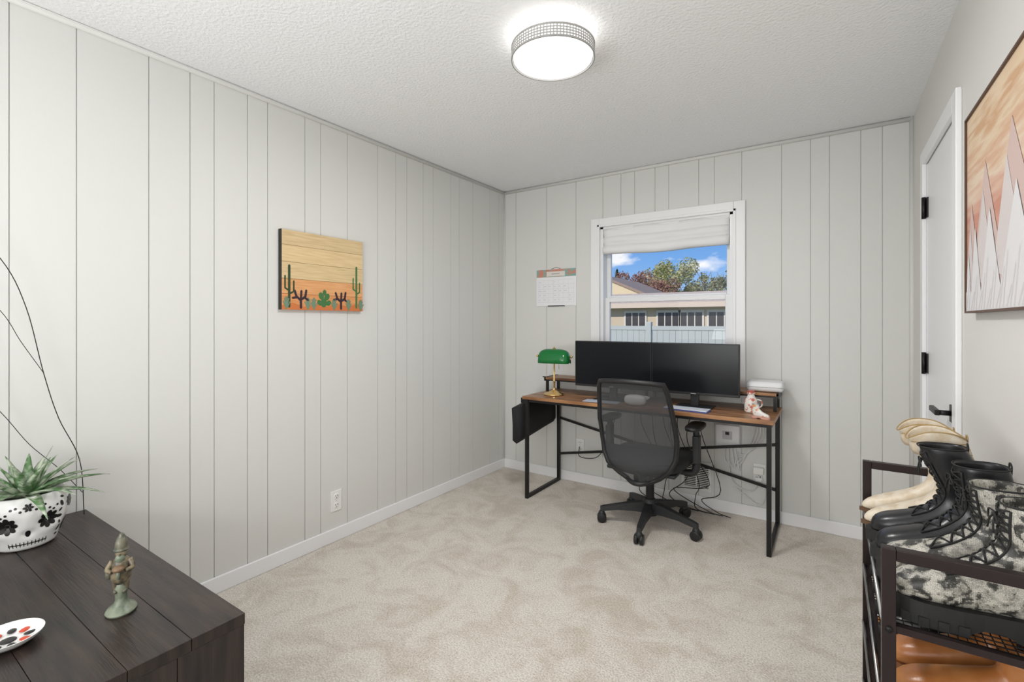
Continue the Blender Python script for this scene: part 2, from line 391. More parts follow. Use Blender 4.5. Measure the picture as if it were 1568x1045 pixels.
nt.links.new(ad.outputs[0],sb.inputs[0]); nt.links.new(sb.outputs[0],r.inputs[0]); nt.links.new(r.outputs[0],b.inputs['Base Color'])
box('canvas',-.022,-.002,.006,PW-.006,.006,PH-.006,m,p)
boxes('frame',[(-.028,-.001,0,.006,0,PH),(-.028,-.001,PW-.006,PW,0,PH),(-.028,-.001,.006,PW-.006,0,.006),(-.028,-.001,.006,PW-.006,PH-.006,PH)],M('frame_dark',(.10,.05,.03),.5),p)
mw=[M('mtn_%d'%i,c,.7) for i,c in enumerate([(.62,.47,.43),(.66,.60,.59),(.72,.71,.72)])]
def mt(l,mat,off): strokes('mountains',[('p',[(q[0],q[1]) for q in s]) for s in l],V((-.022,PW-.006,.006)),V((0,-1,0)),V((0,0,1)),V((-1,0,0)),mat,p,off)
mt([[(.0,.12),(.06,.33),(.12,.2),(.22,.42),(.34,.2),(.46,.46),(.62,.2),(.72,.36),(.89,.1),(.89,0),(0,0)]],mw[0],.001)
mt([[(.0,.06),(.05,.27),(.10,.05)],[(.10,.1),(.20,.34),(.32,.04)],[(.3,.1),(.42,.38),(.58,.05)],[(.5,.1),(.68,.30),(.88,.05)]],mw[1],.0016)
mt([[(.0,.0),(.03,.19),(.075,.0)],[(.05,0),(.115,.25),(.2,0)],[(.16,0),(.27,.28),(.4,0)],[(.34,0),(.5,.3),(.66,0)],[(.6,0),(.75,.22),(.89,0)],[(.0,0),(.88,0),(.88,.04),(0,.06)]],mw[2],.0026)
ln=[]
for i in range(30):
    a=.01+.03*i; ln.append(('l',[(a,.004),(a+.04,.10+.05*math.sin(i*2.1))],.0016))
strokes('mountain_lines',ln,V((-.022,PW-.006,.006)),V((0,-1,0)),V((0,0,1)),V((-1,0,0)),M('mtn_line',(.50,.42,.42),.7),p,.0036)

# ------------------------------------------------------------------ calendar
p=G('wall_calendar',(-2.086,BY,1.42)); PW,PH=.371,.305
box('page',0,PW,-.006,-.001,0,PH,M('paper',(.86,.86,.88),.7),p)
box('header_art',.002,PW-.002,-.008,-.005,PH-.065,PH-.002,M('calendar_art',(.60,.25,.18),.6,col2=(.22,.42,.38),nscale=16,ramp=(.45,.55)),p)
box('header_label',.10,PW-.10,-.0088,-.007,PH-.060,PH-.02,M('label_paper',(.74,.70,.64),.6),p)
ln=[]
for i in range(6): ln.append(('l',[(.02,.03+i*.037),(PW-.02,.03+i*.037)],.0012))
for i in range(8): ln.append(('l',[(.02+i*(PW-.04)/7,.03),(.02+i*(PW-.04)/7,.215)],.0010))
strokes('grid_lines',ln,V((0,-.006,0)),V((1,0,0)),V((0,0,1)),V((0,-1,0)),M('grid_gray',(.60,.60,.65),.7),p,.0006)
ln=[]
for i in range(5):
    for k in range(7):
        if random.random()<.75:
            a=.026+k*(PW-.04)/7; z=.05+i*.037; ln.append(('l',[(a,z),(a+.006+random.random()*.02,z)],.002))
ln.append(('l',[(.15,PH-.04),(.22,PH-.04)],.006))
strokes('handwriting',ln,V((0,-.009,0)),V((1,0,0)),V((0,0,1)),V((0,-1,0)),M('ink',(.35,.36,.42),.7),p,.0006)
tube('hanger',[(.14,-.003,PH),(.1855,-.003,PH+.012),(.23,-.003,PH)],.0015,m_black,p)
box('magnet_strip',PW*.3,PW*.72,-.008,-.001,-.004,.003,m_black,p)

# ------------------------------------------------------------------ outlets / vent
def outlet(name,loc,rz):
    g=G(name,loc,rz)
    box('plate',-.036,.036,-.006,0,-.06,.06,m_plate,g,bevel=.002)
    for i,z in enumerate((-.026,.026)):
        ell('socket_%d'%i,(0,-.006,z),(.017,.003,.017),m_plate,g,n=16,m=8,p=.6)
        boxes('slots_%d'%i,[(-.008,-.0055,-.0098,-.008,z,z+.009),(.0055,.008,-.0098,-.008,z,z+.009),(-.002,.002,-.0098,-.008,z-.010,z-.006)],m_dark,g)
    ell('screw',(0,-.006,0),(.003,.0015,.003),m_silver,g,n=8,m=6)
outlet('wall_outlet',(LX,1.756,.235),math.pi/2)
outlet('wall_outlet',(-1.68,BY,.29),0)
outlet('wall_outlet',(-.396,BY,.30),0)
g=G('wall_vent',(-.79,BY,.215))
boxes('frame',[(-.10,-.08,-.008,0,-.10,.10),(.08,.10,-.008,0,-.10,.10),(-.08,.08,-.008,0,.08,.10),(-.08,.08,-.008,0,-.10,-.08)],m_plate,g,bevel=.002)
box('cavity',-.08,.08,-.002,0,-.08,.08,m_dark,g)
boxes('louvers',[(-.08,.08,-.007,-.002,-.075+i*.0125,-.075+i*.0125+.005) for i in range(13)]+[(-.003,.003,-.0075,-.002,-.08,.08)],m_plate,g)
g=G('wall_power_adapter',(-.585,BY,.52))
box('housing',-.075,.075,-.035,0,-.075,.075,m_vinyl,g,bevel=.008)
box('label',-.03,.03,-.037,-.034,-.02,.035,M('label_gray',(.55,.55,.57),.5),g)
boxes('label_mark',[(-.012,.012,-.038,-.036,0.01,.03)],m_dark,g)

# ------------------------------------------------------------------ desk
dk=G('computer_desk',(0,0,0))
XL,XR,YF,YB,ZT=-1.865,-.275,2.945,3.455,.745
box('desktop',XL-.015,XR+.012,YF-.01,YB,ZT-.022,ZT,m_deskwood,dk,bevel=.002)
q=.024
for nm,x in(('left',XL+.014),('right',XR-.014)):
    boxes('leg_frame_'+nm,[(x-q/2,x+q/2,YF,YF+q,0,ZT-.022),(x-q/2,x+q/2,YB-q,YB,0,ZT-.022),(x-q/2,x+q/2,YF+q,YB-q,0,q),(x-q/2,x+q/2,YF+q,YB-q,ZT-.046,ZT-.022)],m_black,dk,bevel=.002)
boxes('apron_rails',[(XL+.026,XR-.026,YF+.01,YF+.03,ZT-.042,ZT-.022),(XL+.026,XR-.026,YB-.03,YB-.01,ZT-.042,ZT-.022)],m_black,dk)
bar('cross_brace_1',(XL+.02,YB-.010,.51),(XR-.02,YB-.010,.22),.014,m_black,dk,.018)
bar('cross_brace_2',(XL+.02,YB-.022,.22),(XR-.02,YB-.022,.51),.014,m_black,dk,.018)
box('riser_shelf',XL-.01,XR+.008,3.25,YB,.838,.855,m_deskwood,dk,bevel=.002)
for nm,x in(('left',XL+.01),('mid',-1.07),('right',XR-.012)):
    boxes('riser_frame_'+nm,[(x-.009,x+.009,3.255,3.273,ZT,.838),(x-.009,x+.009,YB-.02,YB-.002,ZT,.838),(x-.009,x+.009,3.273,YB-.02,.822,.838)],m_black,dk)
boxes('riser_edge',[(XL,XR,3.256,3.268,.828,.838),(XR-.004,XR+.010,3.25,YB,.826,.857),(XL-.012,XL+.002,3.25,YB,.826,.857)],m_black,dk)
bar('hook',(XL-.03,3.262,.855),(XL+.02,3.262,.855),.008,m_black,dk)

g=G('hanging_storage_bag',(XL-.04,0,0))
mb=M('bag_fabric',(.014,.014,.016),.85,bump=.2,bscale=300)
def bagring(f):
    y=2.90+f*.55; zt=.665+.03*f; zb=.40+.07*f; t=.035+.03*math.sin(math.pi*f)
    out=-.028*math.sin(math.pi*f)
    return [V((.02,y,zt)),V((.02,y,zb+.03)),V((0,y,zb)),V((-t+out*.3,y,zb+.02)),V((-t+out,y,(zt+zb)/2)),V((-t*.8+out*.4-.015,y,zt-.01)),V((-t*.5,y,zt))]
loft('pouch',[bagring(i/10) for i in range(11)],mb,g)
box('flap',-.03,.026,3.0,3.43,.68,.722,mb,g,bevel=.006)

# ------------------------------------------------------------------ monitors
def monitor(x0,x1,rz=0):
    cx=(x0+x1)/2; g=G('computer_monitor',(cx,3.13,ZT+.0005),rz); hw=(x1-x0)/2
    box('housing',-hw,hw,0,.03,.082,.405,m_blackp,g,bevel=.004)
    box('screen',-hw+.006,hw-.006,-.002,.002,.098,.398,m_screen,g)
    box('rear_bulge',-.14,.14,.028,.06,.14,.33,m_blackp,g,bevel=.01)
    boxes('stand_neck',[(-.025,.025,.03,.055,.006,.30)],m_blackp,g,bevel=.003)
    box('stand_base',-.11,.11,-.06,.115,.0,.008,m_blackp,g,bevel=.003)
    boxes('logo',[(-.015,.015,-.0025,0,.087,.092)],M('logo_gray',(.4,.4,.4),.4),g)
monitor(-1.548,-.996,.01); monitor(-.992,-.462,-.0)

# ------------------------------------------------------------------ banker lamp
g=G('bankers_lamp',(-1.716,3.12,ZT+.0005),.1)
lathe('base',[(.075,0),(.078,.004),(.076,.010),(.06,.016),(.045,.020),(.03,.03),(.014,.036),(.009,.05)],m_brass,g)
lathe('stem',[(.007,.04),(.007,.09),(.011,.10),(.007,.11),(.006,.25),(.010,.26),(.006,.275)],m_brass,g,n=16)
m_green=M('green_glass',(.005,.16,.035),.12); 
rings=[]
for i in range(17):
    f=-1+2*i/16; e=(1-abs(f)**4)**.25 if abs(f)<1 else 0
    e=max(e,.35); ring=[]
    for jx in range(17):
        a=math.pi*jx/16
        ring.append(V((.125*f, .062*e*math.cos(a), .235+.105*e*math.sin(a)**.8)))
    for jx in range(16,-1,-1):
        a=math.pi*jx/16
        ring.append(V((.122*f, .058*e*math.cos(a), .235+.100*e*math.sin(a)**.8)))
    rings.append(ring)
loft('shade',rings,m_green,g)
lathe('finial',[(.003,.325),(.010,.338),(.011,.345),(.004,.352),(.001,.358)],m_brass,g,n=16)
boxes('shade_bracket',[(-.13,.13,-.004,.004,.262,.27)],m_brass,g)
for s in(-1,1): ell('knob_%d'%s,(s*.135,0,.285),(.010,.010,.010),m_brass,g)
tube('pull_chain',[(.03,.02,.255),(.03,.021,.19)],.0015,m_brass,g,smooth_path=False)

# ------------------------------------------------------------------ office chair
ch=G('office_chair',(-.96,3.0,0),.0)
CR=.30
for i in range(5):
    a=math.radians(-84+72*i); c,s=math.cos(a),math.sin(a)
    rings=[]
    for f,wd,h0,h1 in((.02,.030,.085,.15),(.10,.026,.09,.142),(.20,.020,.088,.122),(.285,.017,.075,.105),(.31,.014,.072,.098)):
        rings.append([V((c*f-s*wd*k,s*f+c*wd*k,z)) for k,z in((-1,h0),(1,h0),(.8,h1),(-.8,h1))])
    loft('base_leg_%d'%(i+1),rings,m_dgray,ch,smooth=False)
    for k in(-1,1):
        cx,cy=c*CR-s*.016*k, s*CR+c*.016*k
        ringsw=[]
        for off,r in((-.011,.024),(-.009,.029),(.009,.029),(.011,.024)):
            ringsw.append([V((cx-s*off+c*r*math.cos(t),cy+c*off+s*r*math.cos(t),.029+r*math.sin(t))) for t in[2*math.pi*q/20 for q in range(20)]])
        loft('caster_%d_%d'%(i+1,k),ringsw,m_blackp,ch)
    ell('caster_hood_%d'%(i+1),(c*CR,s*CR,.052),(.022,.022,.026),m_dgray,ch,n=16,m=10)
lathe('hub',[(.045,.07),(.048,.10),(.045,.15),(.032,.17)],m_dgray,ch)
lathe('gas_lift',[(.026,.15),(.026,.27),(.018,.27),(.018,.36)],m_black,ch)
boxes('tilt_mechanism',[(-.085,.085,-.13,.13,.34,.385)],m_dgray,ch,bevel=.015)
rings=[]
for i in range(13):
    f=i/12; y=-.235+.50*f
    hw=.245*(1-abs(2*f-1)**4*.22); zt=.472-.02*max(0,(f-.75)/.25)**2; zb=.395
    ring=[]
    for q in range(24):
        t=2*math.pi*q/24; cx=math.copysign(abs(math.cos(t))**.45,math.cos(t)); sz=math.copysign(abs(math.sin(t))**.6,math.sin(t))
        ring.append(V((hw*cx,y,(zt+zb)/2+(zt-zb)/2*sz*(1 if 0<i<12 else .6)-.008*(1-cx*cx))))
    rings.append(ring)
loft('seat_cushion',rings,m_cushion,ch)
box('seat_pan',-.21,.21,-.2,.22,.375,.40,m_dgray,ch,bevel=.01)
def bw(h):
    pts=[(0,.075),(.06,.135),(.14,.185),(.25,.216),(.42,.228),(.62,.224),(.82,.210),(.94,.200),(1,.187)]
    for (a,wa),(b,wb) in zip(pts,pts[1:]):
        if h<=b: return wa+(wb-wa)*(h-a)/(b-a)
    return pts[-1][1]
def bp(s,h):
    z=.34+.595*h; yb=-.245-.045*(h-.25)**2*3+ .045*math.sin(min(1,h/.6)*math.pi)*.6
    yb-=.06*max(0,h-.5)
    if h<.15: yb+= (.15-h)*.35
    x=bw(h)*s; return V((x,yb-.045*(1-s*s)+.0,z))
NH,NS=28,16
vs=[bp(-1+2*jx/NS,i/NH) for i in range(NH+1) for jx in range(NS+1)]
fs=[(i*(NS+1)+jx,i*(NS+1)+jx+1,(i+1)*(NS+1)+jx+1,(i+1)*(NS+1)+jx) for i in range(NH) for jx in range(NS)]
m_mesh=trans_mat('mesh_fabric',(.06,.063,.067),.76,.75)
mk('mesh_back',vs,fs,m_mesh,ch,smooth=True)
outl=[bp(-1,i/20) for i in range(21)]+[bp(-1+2*i/10,1)+V((0,0,.012*(1-(-1+.2*i)**2))) for i in range(1,10)]+[bp(1,1-i/20) for i in range(21)]+[bp(1-2*i/8,0)-V((0,0,.012*(1-(1-.25*i)**2))) for i in range(1,8)]
tube('back_frame',outl,.0145,m_blackp,ch,smooth_path=False,closed=True,n=10)
vs=[];fs=[]
for jx in range(NS+1):
    for k,h in enumerate((.06,.15,.26,.34)): vs.append(bp((-1+2*jx/NS)*.96,h)+V((0,.018,0)))
for jx in range(NS):
    for k in range(3): fs.append((jx*4+k,(jx+1)*4+k,(jx+1)*4+k+1,jx*4+k+1))
mk('lumbar_pad',vs,fs,m_cushion,ch,smooth=True)
tube('back_spine',[(0,-.05,.355),(0,-.17,.345),(0,-.225,.355),(0,-.245,.40)],[.034,.03,.026,.016],m_dgray,ch,n=12)
for s in(-1,1):
    tube('arm_support_%d'%s,[(s*.10,.02,.37),(s*.24,.02,.365),(s*.275,.02,.40),(s*.278,.02,.50),(s*.275,.02,.635)],[.018,.018,.022,.022,.018],m_dgray,ch,n=12)
    box('arm_sleeve_%d'%s,s*.278-.020,s*.278+.020,-.012,.052,.43,.60,m_dgray,ch,bevel=.008)
    ell('arm_pad_%d'%s,(s*.272,.02,.652),(.048,.125,.018),m_blackp,ch,p=.6)
tube('tilt_lever',[(.05,.05,.37),(.2,.06,.36),(.25,.06,.352)],.006,m_blackp,ch)

# ------------------------------------------------------------------ desk small things
g=G('white_console_case',(-.352,3.345,.857),.03)
box('shell',-.095,.105,-.075,.085,0,.062,m_vinyl,g,bevel=.022)
boxes('seam',[(-.096,.106,-.0765,-.07,.028,.031)],M('seam_gray',(.4,.4,.4),.5),g)
g=G('floral_bottle',(-.405,3.17,ZT+.0005))
mf=M('floral_ceramic',(.80,.76,.70),.3,col2=(.60,.16,.12),nscale=42,ramp=(.54,.58))
lathe('body',[(.030,0),(.036,.006),(.037,.05),(.034,.078),(.022,.09),(.018,.105),(.022,.112),(.020,.118),(.012,.118)],mf,g)
tube('handle',[(.034,0,.03),(.056,0,.04),(.055,0,.07),(.032,0,.078)],.004,mf,g)
lathe('cap',[(.019,.118),(.02,.128),(.004,.132)],M('cap_red',(.5,.12,.09),.4),g,n=20)

m_cream=M('cream_leather',(.60,.49,.35),.45,col2=(.72,.64,.52),nscale=30)
m_blk=M('black_leather',(.012,.012,.014),.3,bump=.05,bscale=60)
m_tan=M('tan_leather',(.36,.13,.035),.32,col2=(.46,.19,.06),nscale=12,bump=.1,bscale=60)
m_sole=M('rubber_sole',(.012,.012,.012),.6)
m_lace=M('lace',(.015,.015,.015),.8)
m_gold=M('gold_piping',(.40,.27,.11),.5)
def boot(name,loc,rz,H=.25,upper=m_blk,sole=m_sole,lace=True,lean=0,sc=1,heel=.025,pointy=False,soleT=.022,shaftw=1,piping=None,roll=0):
    g=G(name,loc,rz); g.scale=(sc,sc,sc)
    if roll: g.rotation_euler=(roll,0,rz)
    b0=soleT+.004
    R_=[((.146,.022),(.146,.006),.012),((.138,.042),(.142,.0),.030),((.112,.056),(.115,0),.042),((.07,.068),(.07,0),.046),
        ((.03,.088),(.015,0),.040),((.006,.108),(-.055,0),.036),((-.010,.126),(-.112,.004),.034),((-.020,.142),(-.132,.045),.034),
        ((-.024,.158),(-.128,.10),.037),((-.022,.175),(-.126,.155),.041)]
    if pointy: R_[0]=((.160,.016),(.160,.004),.006); R_[1]=((.145,.034),(.148,0),.020); R_[2]=((.112,.05),(.115,0),.036)
    rows=[]
    for a,b,wd in R_: rows.append((V((a[0],0,a[1]+b0)),V((b[0],0,b[1]+b0)),wd))
    zs=.175+b0
    for i in range(1,4):
        f=i/3; z=zs+(H-zs)*f
        if pointy: rows.append((V((-.020+.012*f,0,z)),V((-.126-.010*f,0,z)),(.042+.012*f)*shaftw))
        else: rows.append((V((-.022-.002*f,0,z)),V((-.126+.004*f,0,z+.004*f)),.041+.002*f))
    def ln(v):
        f=max(0,(v.z-.12)/(H-.12)); return v+V((lean*f,0,0))
    rows=[(ln(a),ln(b),wd) for a,b,wd in rows]
    NR=len(rows)-1
    a,b,wd=rows[-1]; c=(a+b)/2
    for sc_,dz in((.93,.002),(.89,-.012),(.84,-.06)):
        rows.append((c+(a-c)*sc_+V((0,0,dz)),c+(b-c)*sc_+V((0,0,dz)),wd*sc_))
    def sec(i,t,off=0):
        a,b,wd=rows[i]; c=(a+b)/2; h=(a-b)/2; L_=h.length
        ct,sn=math.cos(t),math.sin(t)
        pnt=c+h*(1+off/L_)*math.copysign(abs(ct)**.8,ct)+V((0,(wd+off)*math.copysign(abs(sn)**.8,sn),0))
        if pointy and i>=NR-1: pnt=pnt+V((0,0,.022*(sn*sn)-.010*(ct>0)*ct*ct))*(1 if i>=NR else .5)
        return pnt
    def surf(r,t,off=0):
        i=min(int(r),len(rows)-2); f=r-i
        return sec(i,t,off)*(1-f)+sec(i+1,t,off)*f
    rings=[[sec(i,2*math.pi*q/24) for q in range(24)] for i in range(len(rows))]
    loft('upper',rings,upper,g,sub=1)
    def ow(x):
        pts=[(-.142,.0),(-.135,.022),(-.11,.036),(-.05,.037),(0,.040),(.05,.050),(.10,.048),(.13,.036),(.150,.018),(.157,0)]
        if pointy: pts[-3:]=[(.13,.026),(.155,.010),(.168,0)]
        for (a_,wa),(b_,wb) in zip(pts,pts[1:]):
            if x<=b_: return wa+(wb-wa)*(x-a_)/(b_-a_)
        return 0
    xs=[-.142,-.138,-.13,-.11,-.08,-.05,-.02,.01,.04,.07,.10,.12,.135,.148,.154,.157 if not pointy else .166]
    rings=[]
    for x in xs:
        wv=max(ow(x),.004); zb=0 if (x<-.045 or x>.03) else heel*.6
        if x>.10 and pointy: zb=.008
        zb=min(zb,soleT)
        zt_=soleT+(.012 if not pointy else .006)
        rings.append([V((x,-wv,zb)),V((x,wv,zb)),V((x,wv,zt_)),V((x,-wv,zt_))])
    loft('sole',rings,sole,g,smooth=False)
    if soleT>.028:
        lugs=[]
        for x in (-.12,-.09,-.06,.04,.07,.10,.125):
            wv=ow(x)+.003; lugs+= [(x-.008,x+.008,-wv,-wv+.012,0,.018),(x-.008,x+.008,wv-.012,wv,0,.018)]
        boxes('lugs',lugs,sole,g)
    if lace:
        rs=[3.2+q*(NR-.6-3.2)/9 for q in range(10)]
        fm=m_lace
        for s in(-1,1):
            tube('facing_%d'%s,[surf(r,s*.62,.0012) for r in rs],.0022,fm,g,n=6,k=2)
        for i in range(len(rs)-1):
            for s in(-1,1):
                P=[surf(rs[i],-s*.58,.002),surf((rs[i]+rs[i+1])/2,0,.0045),surf(rs[i+1],s*.58,.002)]
                tube('lace_%d_%d'%(i,s),P,.0019,m_lace,g,n=6,k=3)
        t_=surf(rs[-2],0,.006)
        for s in(-1,1):
            tube('lace_loop_%d'%s,[t_,t_+V((.006,s*.014,.003)),t_+V((.004,s*.026,-.012)),t_+V((.006,s*.012,-.014)),t_],.0017,m_lace,g,n=6,k=4)
            tube('lace_tail_%d'%s,[t_,t_+V((.006,s*.010,-.014)),t_+V((.008,s*.016,-.035))],.0017,m_lace,g,n=6,k=4)
    bk=surf(NR,math.pi)
    tube('pull_tab',[bk+V((-.001,-.007,-.022)),bk+V((-.002,-.007,.004)),bk+V((-.001,0,.012)),bk+V((-.002,.007,.004)),bk+V((-.001,.007,-.022))],.0018,piping or m_lace,g,n=6)
    tube('collar_piping',[sec(NR,2*math.pi*q/32,.0005) for q in range(32)],.0018,piping or m_lace,g,smooth_path=False,closed=True,n=6)
    if piping:
        for s in(-1,1):
            for kk in range(4):
                P=[surf(NR-.35-kk*.42-.35*math.sin(q/10*math.pi), s*(.35+2.3*q/10),.0006) for q in range(11)]
                tube('stitch_%d_%d'%(s,kk),P,.0011,piping,g,n=5,k=2)
    return g

boot('ceramic_boot',(-.335,2.985,ZT+.0005),math.radians(-20),H=.22,upper=M('white_orange',(.80,.78,.75),.3,col2=(.75,.35,.15),nscale=14,ramp=(.54,.6)),sole=M('pink_sole',(.65,.35,.28),.5),lace=False,sc=.34,piping=None)
g=G('base_reflection',(-.73,3.02,ZT+.0005),-.05)  # added slabs, stand in for the blue reflection on the monitor base
box('blue_slab',-.14,.12,-.045,.05,0,.008,M('reflection_blue',(.08,.13,.42),.4),g,bevel=.002)
box('white_slab',-.137,.117,-.047,.048,.0085,.013,M('reflection_white',(.75,.8,.9),.5),g)
g=G('white_vr_headset',(-1.06,3.01,ZT+.0005),.1)
ell('visor',(0,0,.035),(.07,.035,.035),m_vinyl,g,p=.7)
tube('strap',[(-.06,.0,.04),(-.07,.07,.045),(0,.11,.04),(.07,.07,.045),(.06,0,.04)],.008,m_vinyl,g)
g=G('paper_sheet',(-1.30,3.03,ZT+.0005),.1)
box('sheet',-.12,.12,-.05,.055,0,.002,M('sheet_paper',(.6,.66,.78),.5),g)

# cables (routed on the desk)
g=dk
for i in range(7):
    x=-1.15+.07*i
    P=[(x,BY-.07,.70),(x+.03*math.sin(i),BY-.09,.5+.05*math.cos(i*3)),(x+.12,BY-.12,.3-.02*i),(x+.25*math.sin(i*2.1)*.5,BY-.14,.10+.02*(i%3)),(x+.1,BY-.10,.02),(-.85+.05*i,BY-.12,.012)]
    tube('power_cable_%d'%i,P,.003,m_blackp,g,n=6)
tube('power_cable_7',[(-1.68,BY-.02,.29),(-1.66,BY-.05,.22),(-1.5,BY-.06,.25),(-1.4,BY-.08,.45),(-1.3,BY-.07,.70)],.003,m_blackp,g,n=6)
g=G('white_power_cables')
for i in range(4):
    P=[(-.6+.02*i,BY-.025,.45),(-.6+.03*i,BY-.03,.36-.02*i),(-.53,BY-.03,.32+.03*i),(-.47,BY-.03,.42),(-.43+.02*i,BY-.03,.55),(-.40,BY-.03,.70)]
    tube('cable_%d'%i,P,.003,m_cable_w,g,n=6)
tube('cable_5',[(-.41,BY-.03,.33),(-.40,BY-.03,.25),(-.45,BY-.03,.18),(-.55,BY-.03,.22),(-.58,BY-.03,.35),(-.585,BY-.03,.45)],.003,m_cable_w,g,n=6)
tube('cable_6',[(-.385,BY-.03,.29),(-.36,BY-.03,.2),(-.39,BY-.03,.10),(-.5,BY-.03,.16),(-.55,BY-.03,.19)],.003,m_cable_w,g,n=6)
box('plug_1',-.43,-.37,BY-.034,BY-.012,.295,.34,m_plate,g,bevel=.004)
box('plug_2',-.42,-.38,BY-.034,BY-.012,.25,.275,m_plate,g,bevel=.004)

# ------------------------------------------------------------------ dresser
dr=G('dark_wood_dresser')
x0,x1,y0,y1,H=LX+.012,-1.221,.02,.622,.554
n=5
for i in range(n):
    ya=y0+(y1-y0)*i/n; yb=y0+(y1-y0)*(i+1)/n
    box('top_plank_%d'%(i+1),x0,x1,ya+.0004,yb-.0004,H-.028,H,m_dress,dr,bevel=.0015)
for i in range(4):
    ya=y0+.01+(y1-y0-.011)*i/4; yb=y0+.01+(y1-y0-.011)*(i+1)/4
    box('side_plank_%d'%(i+1),x1-.03,x1-.001,ya+.0006,yb-.0006,.0,H-.028,m_dressv,dr,bevel=.0015)
boxes('carcass',[(x0,x0+.02,y0,y1-.01,.0,H-.028),(x0+.02,x1-.03,y0,y0+.02,.03,H-.028),(x0+.02,x1-.03,y0+.02,y1-.02,.05,.07)],m_dressv,dr)
for i in range(2):
    for k in range(2):
        xa=x0+.025+k*.575; za=.07+i*.23
        box('drawer_%d_%d'%(i,k),xa,xa+.565,y1-.02,y1-.002,za,za+.22,m_dressv,dr,bevel=.003)
        tube('pull_%d_%d'%(i,k),[(xa+.22,y1-.002,za+.12),(xa+.22,y1+.02,za+.12),(xa+.34,y1+.02,za+.12),(xa+.34,y1-.002,za+.12)],.005,m_black,dr,smooth_path=False)

# skull planter
sk=G('skull_planter',(-2.20,.415,H+.0005),0); sk.scale=(.9,.9,.92)
m_bone=M('skull_ceramic',(.82,.82,.80),.2); m_ink=M('black_glaze',(.01,.01,.01),.25)
def skR(z,t):
    f=z/.185
    if f<.35: base=.078+.022*(f/.35)
    else: base=.10+.020*math.sin((f-.35)/.65*math.pi*.85)
    r=base*(1+.10*(-math.cos(t))*(f>.3)*(f-.3)/.7)
    for et in(-.5,.5):
        dd=((t-et)/.32)**2+((f-.52)/.15)**2
        r-=.014*math.exp(-dd*1.3)
    r-=.010*math.exp(-((t)/.16)**2-((f-.33)/.07)**2)
    r+=.006*math.exp(-((abs(t)-.75)/.25)**2-((f-.36)/.09)**2)
    return r
face=math.radians(-8)
def skp(z,t,off=0):
    r=skR(z,t)+off; return V((r*math.cos(t+face),r*math.sin(t+face),z))
rings=[]
for i in range(29):
    z=.185*i/28; rings.append([skp(z,(-math.pi+2*math.pi*q/64),-.008 if i==0 else 0) for q in range(64)])
for dz,o in((.0,-.012),(-.02,-.016),(-.03,-.05)):
    rings.append([skp(.185,(-math.pi+2*math.pi*q/64),o)+V((0,0,dz)) for q in range(64)])
loft('skull_shell',rings,m_bone,sk)
vs=[];fs=[]
def blob(t,z,rr,k=0.0015,n=12,sx=1,an=0):
    b=len(vs)
    for q in range(n):
        a=2*math.pi*q/n; ux=rr*math.cos(a)*sx; uz=rr*math.sin(a)
        dx=ux*math.cos(an)-uz*math.sin(an); dz=ux*math.sin(an)+uz*math.cos(an)
        vs.append(skp(min(max(z+dz,.002),.183),t+dx/.11,k))
    vs.append(skp(min(max(z,.002),.183),t,k+.001))
    for q in range(n): fs.append((b+q,b+(q+1)%n,b+n))
def flower(t,z,R,np=8):
    for q in range(np):
        a=2*math.pi*q/np; blob(t+R*.62*math.cos(a)/.11,z+R*.62*math.sin(a),R*.28,.0018,sx=1.45,an=a)
    blob(t,z,R*.22,.0022)
for et in(-.52,.52): flower(et,.098,.030)
flower(-1.35,.055,.024); flower(1.35,.055,.024); flower(1.3,.135,.022); flower(-1.3,.14,.022); flower(0,.155,.014,6)
for s in(-1,1):
    for q in range(6): blob(s*(.18+.11*q),.145+.014*math.sin(q*1.2),.004)
    for q in range(7): blob(s*(.9+.06*math.cos(q*.9)),.03+.022*q,.004+.002*(q%2),sx=1.8,an=q)
blob(0,.062,.012,sx=.7)
for q in range(-5,6): blob(q*.11,.026,.010,.0012,sx=.15)
for q in range(-9,10): blob(q*.06,.026,.002,.0014,sx=2.2)
mk('painted_flowers',vs,fs,m_ink,sk,smooth=True)
lathe('soil',[(.10,.15),(.10,.162),(.002,.166)],M('soil',(.03,.02,.015),.9),sk,n=24)
# plant
pl=G('aloe_plant',(-2.20,.415,H+.155))
m_leaf=M('aloe_leaf',(.10,.22,.08),.45,col2=(.55,.62,.48),nscale=34,nstretch=(1,1,1),ramp=(.42,.60))
def leaf(i,az,ln_,up,wd):
    c,s=math.cos(az),math.sin(az); side=V((-s,c,0))
    rings=[];N=14
    for q in range(N+1):
        f=q/N; rad=ln_*(f*math.cos(up)+.10*f*f); z=ln_*(math.sin(up)*f-.42*f*f*math.cos(up))
        ctr=V((c*(.012+rad),s*(.012+rad),z)); wv=wd*(1-f)**.8*(.75+.5*min(1,f*3)) if f<1 else .0003
        wv=max(wv,.0006); th=wv*.35
        rings.append([ctr-side*wv+V((0,0,wv*.35)),ctr+V((0,0,.0)),ctr+side*wv+V((0,0,wv*.35)),ctr+V((0,0,-th-.0004))])
    loft('leaf_%d'%i,rings,m_leaf,pl)
for i in range(34):
    az=i*2.399; lay=i/34
    up=.30+1.15*lay*.9+random.uniform(-.1,.1)
    leaf(i,az,.215-.045*lay+random.uniform(-.02,.02) if math.cos(az)>-.3 else .155,up,.0185)
